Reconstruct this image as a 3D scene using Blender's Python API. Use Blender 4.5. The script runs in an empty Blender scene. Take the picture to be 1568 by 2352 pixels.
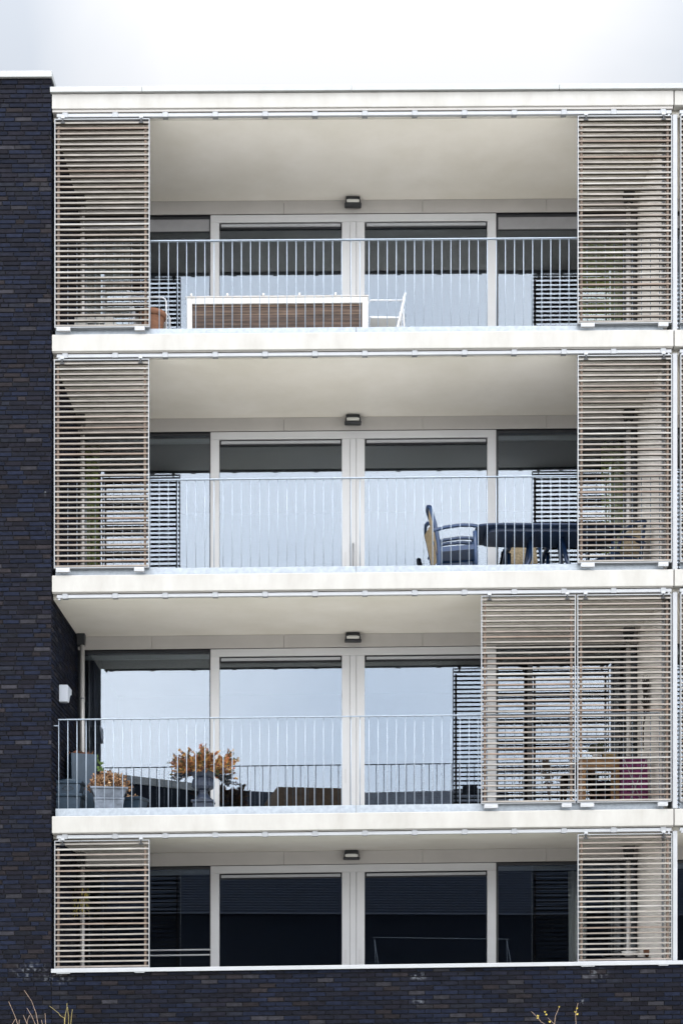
import bpy, bmesh, math, random
from mathutils import Vector, Matrix
R = math.radians
C = bpy.context.scene
COL = C.collection
# ------------------------------------------------------------------ camera
F_PX, YAW, K, DIST, EYE = 3386.0, R(.74), .0139, 18.4, 1.6      # K: the building's slight slope along x
cam_d = bpy.data.cameras.new('camera'); cam = bpy.data.objects.new('camera', cam_d); COL.objects.link(cam)
cam.location = (0, -DIST, EYE); cam.rotation_euler = (R(90), 0, -YAW)
cam_d.sensor_fit = 'VERTICAL'; cam_d.sensor_height = 36; cam_d.lens = F_PX / 2352 * 36
cam_d.shift_y = (2303 - 1176) / 2352; cam_d.clip_end = 3000
C.camera = cam
# ------------------------------------------------------------------ world, sun, exposure
SUN_EL, SUN_AZ = R(66), R(-25)          # the sun stands behind the camera, veiled by cloud
w = bpy.data.worlds.new('World'); C.world = w; w.use_nodes = True
nt = w.node_tree; nt.nodes.clear(); N = nt.nodes.new; L = nt.links.new
def wn(t, **k):
    n = N(t)
    for a, b in k.items(): setattr(n, a, b)
    return n
out = wn('ShaderNodeOutputWorld'); bg = wn('ShaderNodeBackground'); bg.inputs[1].default_value = .1
sky = wn('ShaderNodeTexSky', sky_type='NISHITA', sun_disc=False, sun_elevation=SUN_EL, sun_rotation=R(180) + SUN_AZ, air_density=1.2, dust_density=1.5)
tc = wn('ShaderNodeTexCoord'); sep = wn('ShaderNodeSeparateXYZ'); L(tc.outputs['Generated'], sep.inputs[0])
mr = wn('ShaderNodeMapRange', interpolation_type='SMOOTHSTEP'); L(sep.outputs['Y'], mr.inputs[0])
mr.inputs[1].default_value = .75; mr.inputs[2].default_value = -.8; mr.inputs[3].default_value = 7.7; mr.inputs[4].default_value = 27.5
mz = wn('ShaderNodeMapRange'); L(sep.outputs['Z'], mz.inputs[0])
mz.inputs[1].default_value = .5; mz.inputs[2].default_value = 1.0; mz.inputs[3].default_value = 1.0; mz.inputs[4].default_value = 2.2
ml = wn('ShaderNodeMapRange'); L(sep.outputs['Z'], ml.inputs[0]); ml.inputs[1].default_value = .36; ml.inputs[2].default_value = .52; ml.inputs[3].default_value = 1.55; ml.inputs[4].default_value = 1.0
m0 = wn('ShaderNodeMath', operation='MULTIPLY'); L(ml.outputs[0], m0.inputs[0]); L(mz.outputs[0], m0.inputs[1])
mul = wn('ShaderNodeMath', operation='MULTIPLY'); L(mr.outputs[0], mul.inputs[0]); L(m0.outputs[0], mul.inputs[1])
mp = wn('ShaderNodeMapping'); mp.inputs['Scale'].default_value = (1, 1, 1.6); mp.inputs['Location'].default_value = (.35, .1, .2); L(tc.outputs['Generated'], mp.inputs[0])
nz = wn('ShaderNodeTexNoise'); nz.inputs['Scale'].default_value = 2.6; nz.inputs['Detail'].default_value = 5; nz.inputs['Roughness'].default_value = .48; nz.inputs['Distortion'].default_value = .35; L(mp.outputs[0], nz.inputs[0])
cr = wn('ShaderNodeValToRGB'); ab = wn('ShaderNodeMath', operation='ABSOLUTE'); L(sep.outputs['X'], ab.inputs[0])
glow = wn('ShaderNodeMapRange', interpolation_type='SMOOTHSTEP'); L(ab.outputs[0], glow.inputs[0])      # the bank of thin bright cloud above the roof
glow.inputs[1].default_value = .02; glow.inputs[2].default_value = .26; glow.inputs[3].default_value = .17; glow.inputs[4].default_value = -.32
yg = wn('ShaderNodeMapRange'); L(sep.outputs['Y'], yg.inputs[0]); yg.inputs[1].default_value = 0; yg.inputs[2].default_value = .5
gm = wn('ShaderNodeMath', operation='MULTIPLY'); L(glow.outputs[0], gm.inputs[0]); L(yg.outputs[0], gm.inputs[1])
ad = wn('ShaderNodeMath', operation='ADD'); L(nz.outputs[0], ad.inputs[0]); L(gm.outputs[0], ad.inputs[1]); L(ad.outputs[0], cr.inputs[0])
cr.color_ramp.elements[0].position = .36; cr.color_ramp.elements[0].color = (.72, .765, .83, 1)
cr.color_ramp.elements[1].position = .60; cr.color_ramp.elements[1].color = (1.0, 1.0, 1.01, 1)
vm = wn('ShaderNodeVectorMath', operation='SCALE'); L(cr.outputs[0], vm.inputs[0]); L(mul.outputs[0], vm.inputs['Scale'])
mx = wn('ShaderNodeMix', data_type='RGBA'); mx.inputs[0].default_value = .86; L(sky.outputs[0], mx.inputs[6]); L(vm.outputs[0], mx.inputs[7])
L(mx.outputs[2], bg.inputs[0]); L(bg.outputs[0], out.inputs[0])
sd = bpy.data.lights.new('sun', 'SUN'); sd.energy = 1.5; sd.angle = R(28); sd.color = (1, .95, .88)
sun = bpy.data.objects.new('sun', sd); COL.objects.link(sun)
sv = Vector((math.sin(SUN_AZ) * math.cos(SUN_EL), -math.cos(SUN_AZ) * math.cos(SUN_EL), math.sin(SUN_EL)))
sun.rotation_euler = sv.to_track_quat('Z', 'Y').to_euler(); sun.location = sv * 60
C.view_settings.view_transform = 'Standard'; C.view_settings.look = 'None'; C.view_settings.exposure = .43; C.view_settings.gamma = 1
C.cycles.use_denoising = True; C.cycles.max_bounces = 10; C.cycles.transparent_max_bounces = 16; C.cycles.caustics_reflective = False
C.cycles.glossy_bounces = 5; C.cycles.diffuse_bounces = 5; C.cycles.sample_clamp_indirect = 6

# ------------------------------------------------------------------ materials
def srgb(h):
    h = h.lstrip('#'); v = [int(h[i:i+2], 16) / 255 for i in (0, 2, 4)]
    return tuple((x / 12.92 if x <= .04045 else ((x + .055) / 1.055) ** 2.4) for x in v)
def mat(name, col, rough=.6, metal=0, spec=.5, var=.12, scale=6, bump=.0, bscale=60, attr=False, stretch=(1, 1, 1), tint=None, sheen=0):
    m = bpy.data.materials.new(name); m.use_nodes = True; t = m.node_tree; b = t.nodes['Principled BSDF']
    b.inputs['Roughness'].default_value = rough; b.inputs['Metallic'].default_value = metal; b.inputs['Specular IOR Level'].default_value = spec
    tcn = t.nodes.new('ShaderNodeTexCoord'); mpn = t.nodes.new('ShaderNodeMapping'); mpn.inputs['Scale'].default_value = stretch
    t.links.new(tcn.outputs['Object'], mpn.inputs[0])
    n1 = t.nodes.new('ShaderNodeTexNoise'); n1.inputs['Scale'].default_value = scale; n1.inputs['Detail'].default_value = 6; n1.inputs['Roughness'].default_value = .62
    t.links.new(mpn.outputs[0], n1.inputs[0])
    r = t.nodes.new('ShaderNodeValToRGB'); r.color_ramp.elements[0].position = .3; r.color_ramp.elements[1].position = .7
    a = 1 - var * 1.6; c = 1 + var
    tn = tint or (1, 1, 1)
    r.color_ramp.elements[0].color = (a * tn[0], a * tn[1], a * tn[2], 1); r.color_ramp.elements[1].color = (c, c, c, 1)
    t.links.new(n1.outputs[0], r.inputs[0])
    mm = t.nodes.new('ShaderNodeMix'); mm.data_type = 'RGBA'; mm.blend_type = 'MULTIPLY'; mm.inputs[0].default_value = 1; mm.clamp_result = False
    if attr:
        an = t.nodes.new('ShaderNodeAttribute'); an.attribute_name = 'tone'; t.links.new(an.outputs['Color'], mm.inputs[6])
    else: mm.inputs[6].default_value = (*col, 1)
    t.links.new(r.outputs[0], mm.inputs[7]); t.links.new(mm.outputs[2], b.inputs['Base Color'])
    if bump:
        n2 = t.nodes.new('ShaderNodeTexNoise'); n2.inputs['Scale'].default_value = bscale; n2.inputs['Detail'].default_value = 4
        t.links.new(mpn.outputs[0], n2.inputs[0]); bp = t.nodes.new('ShaderNodeBump'); bp.inputs['Strength'].default_value = bump; bp.inputs['Distance'].default_value = .004
        t.links.new(n2.outputs[0], bp.inputs['Height']); t.links.new(bp.outputs[0], b.inputs['Normal'])
    return m
M = {}
M['concrete'] = mat('white_concrete', (.350, .344, .330), .75, var=.085, scale=3.4, stretch=(1, 1, .35), bump=.15, bscale=120, tint=(1, .99, .96))
M['plaster'] = mat('soffit_plaster', (.79, .765, .715), .9, var=.05, scale=.9, bump=.1, bscale=90, tint=(1, .99, .95))
M['wallwhite'] = mat('wall_plaster', (.88, .84, .79), .9, var=.05, scale=2, bump=.2, bscale=90)
M['frame'] = mat('grey_window_paint', (.50, .505, .515), .45, var=.02, scale=3)
M['header'] = mat('fibre_cement', (.40, .385, .37), .7, var=.04, scale=2)
M['alu'] = mat('anodised_aluminium', (.27, .28, .295), .42, metal=.3, var=.06, scale=9)
M['aluwhite'] = mat('white_aluminium', (.34, .352, .37), .4, var=.04, scale=8)
M['galv'] = mat('galvanised_steel', (.28, .315, .355), .45, metal=.2, var=.12, scale=22)
M['bar'] = mat('galvanised_bar', (.27, .32, .385), .45, metal=.15, var=.08, scale=30)
M['wood'] = mat('weathered_cedar', (0, 0, 0), .8, var=.22, scale=14, attr=True, stretch=(.22, 1, 1), bump=.25, bscale=40)
M['batten'] = mat('brown_batten', (.10, .07, .052), .8, var=.4, scale=12)
M['dark'] = mat('black_metal', (.018, .02, .024), .5, var=.1, scale=10)
M['gasket'] = mat('black_recess', (.008, .009, .011), .6, var=.1)
M['pipe'] = mat('zinc_pipe', (.50, .49, .48), .4, metal=.3, var=.1, scale=8, stretch=(1, 1, .3))
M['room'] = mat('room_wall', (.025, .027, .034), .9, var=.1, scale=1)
M['coping'] = mat('coping_aluminium', (.30, .31, .31), .5, metal=.2, var=.05, scale=3)
M['blind'] = mat('screen_fabric', (.26, .26, .27), .8, var=.05)
M['mortar'] = mat('dark_mortar', (.004, .004, .005), .95, var=.2, scale=20)
M['slate'] = mat('slate_tiles', (.010, .021, .046), .7, var=.35, scale=3, stretch=(1, 1, 6))
M['darkbrick'] = mat('far_dark_brick', (.004, .009, .022), .9, var=.3, scale=9)
M['tanbrick'] = mat('far_tan_brick', (.30, .19, .11), .9, var=.25, scale=9)
M['palewall'] = mat('far_pale_render', (.30, .32, .36), .9, var=.15, scale=1)
M['paving'] = mat('pale_paving', (.50, .485, .455), .9, var=.12, scale=.4)
M['grass'] = mat('grass_verge', (.06, .085, .03), .95, var=.4, scale=5)
M['chairblue'] = mat('blue_black_resin', (.007, .028, .080), .4, var=.12, scale=12)
M['tableblue'] = mat('blue_black_table', (.004, .018, .055), .4, var=.15, scale=6)
M['rattan'] = mat('beige_weave', (.30, .235, .145), .8, var=.3, scale=40)
M['whitetube'] = mat('white_painted_tube', (.50, .52, .55), .35, var=.03)
M['terracotta'] = mat('terracotta', (.17, .075, .04), .8, var=.2, scale=10, stretch=(1, 1, 3))
M['whitewood'] = mat('white_painted_wood', (.50, .495, .48), .5, var=.05, scale=8)
M['bamboo'] = mat('bamboo_screen', (0, 0, 0), .8, var=.35, scale=20, attr=True, stretch=(.15, 1, 1))
M['acwhite'] = mat('cream_plastic', (.68, .66, .61), .5, var=.05)
M['potblue'] = mat('slate_blue_plastic', (.022, .044, .072), .5, var=.16, scale=6)
M['potgrey'] = mat('lead_grey_clay', (.14, .165, .205), .7, var=.32, scale=9)
M['urn'] = mat('dark_blue_cast_iron', (.011, .020, .042), .5, var=.3, scale=12)
M['dryflower'] = mat('dry_brown_petals', (0, 0, 0), .9, var=.2, attr=True)
M['needles'] = mat('conifer_needles', (0, 0, 0), .85, var=.2, attr=True)
M['twig'] = mat('bare_twig', (.24, .17, .125), .85, var=.3, scale=30)
M['twigy'] = mat('yellow_twig', (.25, .20, .07), .85, var=.3, scale=30)
M['leaf'] = mat('green_leaf', (.09, .16, .03), .6, var=.3, scale=20)
M['bud'] = mat('yellow_bud', (.55, .42, .08), .7, var=.3, scale=30)
M['curtgreen'] = mat('green_curtain', (.50, .54, .17), .9, var=.15, scale=20, stretch=(1, 1, .05))
M['curtgrey'] = mat('grey_curtain', (.74, .72, .67), .9, var=.15, scale=20, stretch=(1, 1, .05))
M['curtdark'] = mat('dark_curtain', (.05, .055, .075), .9, var=.25, scale=20, stretch=(1, 1, .05))
M['lampwhite'] = mat('lamp_glass', (.60, .60, .57), .35, var=.03)
M['lampbox'] = mat('pale_lamp_metal', (.40, .43, .48), .45, var=.03)
M['oak'] = mat('brown_wood', (.30, .15, .055), .6, var=.3, scale=10, stretch=(.3, 1, 1))
M['purple'] = mat('purple_cloth', (.20, .035, .13), .9, var=.4, scale=8)
M['bluebox'] = mat('blue_plastic', (.08, .14, .25), .5, var=.1)
M['ceramic'] = mat('white_ceramic', (.72, .71, .68), .35, var=.03)
M['braid'] = mat('dark_dried_pods', (.03, .02, .018), .8, var=.3)
M['box'] = mat('brown_crate', (.30, .21, .09), .8, var=.2)

# brick: per-brick tone attribute, fine grain, whitish bloom patches
def brick_mat():
    m = mat('blue_black_brick', (0, 0, 0), .8, var=.28, scale=16, attr=True, bump=.7, bscale=55, spec=.08)
    t = m.node_tree; b = t.nodes['Principled BSDF']
    base = b.inputs['Base Color'].links[0].from_socket
    tcn = t.nodes.new('ShaderNodeTexCoord'); prev = None
    for (x, z, rx, rz) in ((-3.62, 2.0, .28, .13), (-3.30, 1.90, .25, .1), (1.19, 1.93, .13, .09), (1.22, 1.62, .12, .07), (3.42, 1.95, .2, .1), (3.25, 1.62, .08, .05), (-3.45, 7.95, .02, .09), (-3.45, 7.5, .02, .06)):
        mpn = t.nodes.new('ShaderNodeMapping'); mpn.vector_type = 'POINT'
        mpn.inputs['Location'].default_value = (-x / rx, 0, -z / rz); mpn.inputs['Scale'].default_value = (1 / rx, .2, 1 / rz)
        t.links.new(tcn.outputs['Object'], mpn.inputs[0])
        g = t.nodes.new('ShaderNodeVectorMath'); g.operation = 'LENGTH'; t.links.new(mpn.outputs[0], g.inputs[0])
        r = t.nodes.new('ShaderNodeMapRange'); r.inputs[1].default_value = 1; r.inputs[2].default_value = .2; t.links.new(g.outputs['Value'], r.inputs[0])
        if prev is None: prev = r.outputs[0]
        else:
            a = t.nodes.new('ShaderNodeMath'); a.operation = 'MAXIMUM'; t.links.new(prev, a.inputs[0]); t.links.new(r.outputs[0], a.inputs[1]); prev = a.outputs[0]
    n = t.nodes.new('ShaderNodeTexNoise'); n.inputs['Scale'].default_value = 17; n.inputs['Detail'].default_value = 5; t.links.new(tcn.outputs['Object'], n.inputs[0])
    r2 = t.nodes.new('ShaderNodeMapRange'); r2.inputs[1].default_value = .5; r2.inputs[2].default_value = .72; t.links.new(n.outputs[0], r2.inputs[0])
    mu = t.nodes.new('ShaderNodeMath'); mu.operation = 'MULTIPLY'; t.links.new(prev, mu.inputs[0]); t.links.new(r2.outputs[0], mu.inputs[1])
    mm = t.nodes.new('ShaderNodeMix'); mm.data_type = 'RGBA'; t.links.new(mu.outputs[0], mm.inputs[0]); t.links.new(base, mm.inputs[6]); mm.inputs[7].default_value = (.13, .14, .16, 1)
    t.links.new(mm.outputs[2], b.inputs['Base Color'])
    return m
M['brick'] = brick_mat()
def glass_mat(name, fac, tint, trans):
    m = bpy.data.materials.new(name); m.use_nodes = True; t = m.node_tree; t.nodes.clear()
    o = t.nodes.new('ShaderNodeOutputMaterial'); g = t.nodes.new('ShaderNodeBsdfGlossy'); g.inputs['Roughness'].default_value = 0; g.inputs['Color'].default_value = (*tint, 1)
    tr = t.nodes.new('ShaderNodeBsdfTransparent'); tr.inputs['Color'].default_value = (*trans, 1)
    fr = t.nodes.new('ShaderNodeFresnel'); fr.inputs['IOR'].default_value = 1.5
    a = t.nodes.new('ShaderNodeMath'); a.operation = 'ADD'; a.inputs[1].default_value = fac; a.use_clamp = True
    t.links.new(fr.outputs[0], a.inputs[0])
    mi = t.nodes.new('ShaderNodeMixShader'); t.links.new(a.outputs[0], mi.inputs[0]); t.links.new(tr.outputs[0], mi.inputs[1]); t.links.new(g.outputs[0], mi.inputs[2])
    t.links.new(mi.outputs[0], o.inputs[0])
    return m
M['glass'] = glass_mat('coated_glass', .056, (.84, .93, 1.06), (.84, .87, .88))
M['glassthin'] = glass_mat('far_window_glass', .10, (.9, .95, 1), (.5, .55, .6))

# ------------------------------------------------------------------ mesh builder
class MB:
    def __init__(s, shear=False): s.bm = bmesh.new(); s.cl = s.bm.loops.layers.float_color.new('tone'); s.shear = shear; s.tone = (1, 1, 1, 1)
    def v(s, p): return s.bm.verts.new(p)
    def f(s, vs, smooth=False):
        try: fc = s.bm.faces.new(vs)
        except ValueError: return None
        fc.smooth = smooth
        for l in fc.loops: l[s.cl] = s.tone
        return fc
    def hexa(s, p):     # 8 points: bottom ring 0-3, top ring 4-7
        v = [s.v(q) for q in p]
        for a in ((3, 2, 1, 0), (4, 5, 6, 7), (0, 1, 5, 4), (1, 2, 6, 5), (2, 3, 7, 6), (3, 0, 4, 7)): s.f([v[i] for i in a])
    def box(s, x0, x1, y0, y1, z0, z1):
        s.hexa([(x0, y0, z0), (x1, y0, z0), (x1, y1, z0), (x0, y1, z0), (x0, y0, z1), (x1, y0, z1), (x1, y1, z1), (x0, y1, z1)])
    def frustum(s, cx, cy, z0, z1, a0, b0, a1, b1):
        s.hexa([(cx-a0, cy-b0, z0), (cx+a0, cy-b0, z0), (cx+a0, cy+b0, z0), (cx-a0, cy+b0, z0), (cx-a1, cy-b1, z1), (cx+a1, cy-b1, z1), (cx+a1, cy+b1, z1), (cx-a1, cy+b1, z1)])
    def bar(s, a, b, w, h, up=(0, 0, 1)):
        a = Vector(a); b = Vector(b); d = (b - a).normalized(); u = Vector(up)
        if abs(d.dot(u)) > .98: u = Vector((0, 1, 0))
        x = d.cross(u).normalized() * w / 2; y = x.cross(d).normalized() * h / 2
        s.hexa([a-x-y, a+x-y, b+x-y, b-x-y, a-x+y, a+x+y, b+x+y, b-x+y])
    def tube(s, pts, r, n=8, caps=True):
        pts = [Vector(p) for p in pts]; rs = r if isinstance(r, (list, tuple)) else [r] * len(pts); rings = []
        ref = None
        for i, p in enumerate(pts):
            d = (pts[min(i+1, len(pts)-1)] - pts[max(i-1, 0)]).normalized()
            if ref is None: ref = Vector((0, 0, 1)) if abs(d.z) < .9 else Vector((1, 0, 0))
            x = d.cross(ref).normalized(); y = x.cross(d).normalized(); ref = y
            rings.append([s.v(p + (x * math.cos(t) + y * math.sin(t)) * rs[i]) for t in [2 * math.pi * k / n for k in range(n)]])
        for a, b in zip(rings, rings[1:]):
            for k in range(n): s.f([a[k], a[(k+1) % n], b[(k+1) % n], b[k]], True)
        if caps: s.f(rings[0][::-1]); s.f(rings[-1])
    def lathe(s, prof, cx=0, cy=0, n=24, flute=0, smooth=True):
        rings = []
        for (r, z) in prof:
            rings.append([s.v((cx + r * (1 + (flute * (.5 + .5 * math.cos(k * math.pi)))) * math.cos(2*math.pi*k/n), cy + r * (1 + (flute * (.5 + .5 * math.cos(k * math.pi)))) * math.sin(2*math.pi*k/n), z)) for k in range(n)])
        for a, b in zip(rings, rings[1:]):
            for k in range(n): s.f([a[k], a[(k+1) % n], b[(k+1) % n], b[k]], smooth)
        s.f(rings[0][::-1]); s.f(rings[-1])
    def prism(s, poly, z0, z1):
        a = [s.v((x, y, z0)) for x, y in poly]; b = [s.v((x, y, z1)) for x, y in poly]; n = len(poly)
        s.f(a[::-1]); s.f(b)
        for k in range(n): s.f([a[k], a[(k+1) % n], b[(k+1) % n], b[k]])
    def leaf(s, p, d, ln, wd, nrm):
        d = Vector(d).normalized(); x = d.cross(Vector(nrm))
        if x.length < 1e-3: x = d.cross(Vector((1, .3, .2)))
        x = x.normalized() * wd / 2; p = Vector(p)
        s.f([s.v(p), s.v(p + d*ln*.45 + x), s.v(p + d*ln), s.v(p + d*ln*.45 - x)])
    def build(s, name, m, parent=None, bevel=0, segs=2):
        if s.shear:
            for v in s.bm.verts: v.co.z += K * v.co.x
        me = bpy.data.meshes.new(name); s.bm.normal_update(); s.bm.to_mesh(me); s.bm.free(); me.materials.append(M[m] if isinstance(m, str) else m)
        o = bpy.data.objects.new(name, me); COL.objects.link(o)
        if parent is not None: o.parent = parent
        if bevel:
            b = o.modifiers.new('bevel', 'BEVEL'); b.width = bevel; b.segments = segs; b.limit_method = 'ANGLE'; b.angle_limit = R(50)
        return o
def thing(name, label, cat, loc=(0, 0, 0), rz=0, group=None):
    o = bpy.data.objects.new(name, None); COL.objects.link(o); o.empty_display_size = .2
    o.location = (loc[0], loc[1], loc[2] + K * loc[0]); o.rotation_euler = (0, 0, rz); o['label'] = label; o['category'] = cat
    if group: o['group'] = group
    return o
def kids(o): return [c for c in COL.objects if c.parent == o]
def copy_tree(o, parent=None):
    c = o.copy(); COL.objects.link(c)
    if parent is not None: c.parent = parent
    for ch in kids(o): copy_tree(ch, c)
    return c
def put(o, loc, rz=0, label=None):
    o.location = (loc[0], loc[1], loc[2] + K * loc[0]); o.rotation_euler = (0, 0, rz)
    if label: o['label'] = label
def at(px, py, Y):      # a point of the 1568-wide picture seen at depth Y, in the building's own (unsloped) metres
    a = (px - 784) / F_PX; Yr = Y + DIST; c, s = math.cos(YAW), math.sin(YAW)
    X = Yr * (s + a * c) / (c - a * s); dep = X * s + Yr * c
    return X, EYE + (2303 - py) * dep / F_PX - K * X
def ax(px, Y): return at(px, 1300, Y)[0]

# ------------------------------------------------------------------ levels
S = [3.70, 6.70, 9.70, 12.70]                 # soffits
T = [.967, 3.967, 6.967, 9.967]               # balcony floors
XL, XR = -3.37, 4.392
FL = ['ground floor', 'first floor', 'second floor', 'top floor']

# ------------------------------------------------------------------ ground
g = MB(); rr = 900
g.hexa([(-rr, -rr, -.3), (rr, -rr, -.3), (rr, rr, -.3), (-rr, rr, -.3), (-rr, -rr, 0), (rr, -rr, 0), (rr, rr, 0), (-rr, rr, 0)])
o = g.build('ground', 'paving'); o['kind'] = 'structure'
g = MB(); g.box(-40, 40, -2.2, -.02, .0, .06); o = g.build('planting_bed', 'grass'); o['kind'] = 'structure'

# ------------------------------------------------------------------ apartment building
B = thing('apartment_building', 'flat-roofed apartment block of dark brick with white concrete balcony bands and recessed balconies', 'building')
rng = random.Random(4)
def tone_brick(zone=0):
    r = rng.random()
    if r < .38: c = (.036, .044, .076)
    elif r < .66: c = (.040, .041, .058)
    elif r < .84: c = (.040, .037, .050)
    elif r < .90: c = (.050, .052, .066)
    elif r < .955: c = (.078, .062, .062)
    else: c = (.11, .10, .105)
    j = rng.uniform(.72, 1.28) * .215
    return (c[0]*j*.95, c[1]*j*1.03, c[2]*j*1.22, 1)
def bricks(mb, u0, u1, z0, z1, pos, wild=True):
    """pos(u, z, d): a point u along the wall, z up, d proud of the mortar"""
    PZ = .0579; row = 0; z = z0
    while z < z1 - .01:
        u = u0 - (rng.uniform(0, .2) if wild else (0.0 if row % 2 else .103))
        zt = min(z + .0485, z1)
        while u < u1 - .004:
            ln = .200 if (not wild or rng.random() > .22) else .097
            if not wild: ln = .200
            a = max(u, u0); b = min(u + ln, u1)
            if b - a > .012:
                d = .010 + rng.uniform(-.0022, .0028); t1, t2 = rng.uniform(-.0012, .0012), rng.uniform(-.0012, .0012)
                mb.tone = tone_brick(); c = .0035; jz = rng.uniform(-.0012, .0012)
                q = [(a, z+jz, 0), (b, z+jz, 0), (b, zt+jz, 0), (a, zt+jz, 0), (a+c, z+c+jz, d+t1), (b-c, z+c+jz, d+t2), (b-c, zt-c+jz, d+t2), (a+c, zt-c+jz, d+t1)]
                v = [mb.v(pos(*k)) for k in q]
                mb.f([v[4], v[5], v[6], v[7]])
                for i in range(4): mb.f([v[i], v[(i+1) % 4], v[4 + (i+1) % 4], v[4+i]])
            u += ln + .0065
        z += PZ; row += 1
ZW = 13.157
mb = MB(True)
bricks(mb, -6.6, XL, .06, ZW, lambda u, z, d: (u, .010 - d, z))                                    # wing front
bricks(mb, XL + .004, 7.0, .06, 2.012, lambda u, z, d: (u, .010 - d, z), wild=False)                # parapet wall of the ground floor
bricks(mb, .012, 2.0, 2.07, ZW, lambda u, z, d: (XL - .010 + d, u, z))                              # reveal beside the balconies
mb.build('wall', 'brick', B)
mb = MB(True)
mb.box(-12, XL - .012, .012, 9, -.4, ZW); mb.box(XL - .010, 12, .014, .22, -.4, 2.012)
mb.build('mortar', 'mortar', bpy.data.objects['wall'])
mb = MB(True); mb.box(-12, XL + .012, -.03, 9.05, ZW + .002, 13.235); mb.build('coping', 'coping', B, .004)
# fascia bands, two pieces to each level
XJ = 4.397
for i in (1, 2, 3):
    for (a, b) in ((XL + .006, XJ - .006), (XJ + .006, 9)):
        m_ = MB(True); m_.box(a, b, 0, .13, S[i-1] + .055, T[i]); m_.build('balcony_band', 'concrete', B, .009)
for (a, b) in ((XL + .006, XJ - .006), (XJ + .006, 9)):
    m_ = MB(True); m_.box(a, b, 0, .13, 12.776, 12.962); m_.build('roof_band', 'concrete', B, .008)
cx_ = [XL - .012, ax(327, 0), ax(807, 0), ax(1283, 0), 9]
for a, b in zip(cx_, cx_[1:]):
    m_ = MB(True); m_.box(a + .0015, b - .0015, -.035, .4, 12.966, 13.031); m_.build('roof_edge_trim', 'coping', B, .004)
m_ = MB(True); m_.box(XL + .01, 9, .41, 9, 12.72, 12.99); m_.build('roof', 'header', B)
# slabs and soffits
for i in range(4):
    m_ = MB(True)
    m_.box(XL + .002, 4.40, .135, 2.06, S[i], (T[i+1] - .006) if i < 3 else 12.9)
    m_.box(4.404, 9, .135, 2.06, S[i], (T[i+1] - .006) if i < 3 else 12.9)
    m_.build('soffit', 'plaster', B)
    m_ = MB(True); m_.box(XL + .01, XJ - .012, .02, .132, S[i] + .047, S[i] + .053 if i < 3 else S[i] + .074); m_.build('rail_batten', 'header', B)
m_ = MB(True); m_.box(XL, 9, .23, 2.06, T[0] - .25, T[0]); m_.build('balcony_floor', 'header', B)
m_ = MB(True); m_.box(XL + .002, 9, -.035, .24, 2.016, 2.066); m_.build('sill', 'aluwhite', B, .004)
# party wall at the right with its front post
for i in range(4):
    z0 = T[i] + .002; z1 = S[i] - .002
    m_ = MB(True); m_.box(4.365, 4.47, .46, 2.0, z0, z1); pw = m_.build('party_wall', 'wallwhite', B)
    m_ = MB(True); m_.box(4.345, 4.364, .40, .46, z0, z1); m_.build('corner_trim', 'aluwhite', pw)
    m_ = MB(True); m_.box(4.415, 4.435, .15, .455, z0, z1); m_.build('dark_panel', 'dark', B)  # dark panel between the party wall end and the front post
    zb = z0 + .01 if i else 2.07
    m_ = MB(True); m_.box(4.392, 4.452, .06, .145, zb, S[i] - .004); m_.build('post', 'aluwhite', B, .003)
    if i == 0:
        m_ = MB(True); m_.box(4.366, 4.47, .25, .46, z0, z1); m_.build('wall_return', 'wallwhite', pw)
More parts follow.
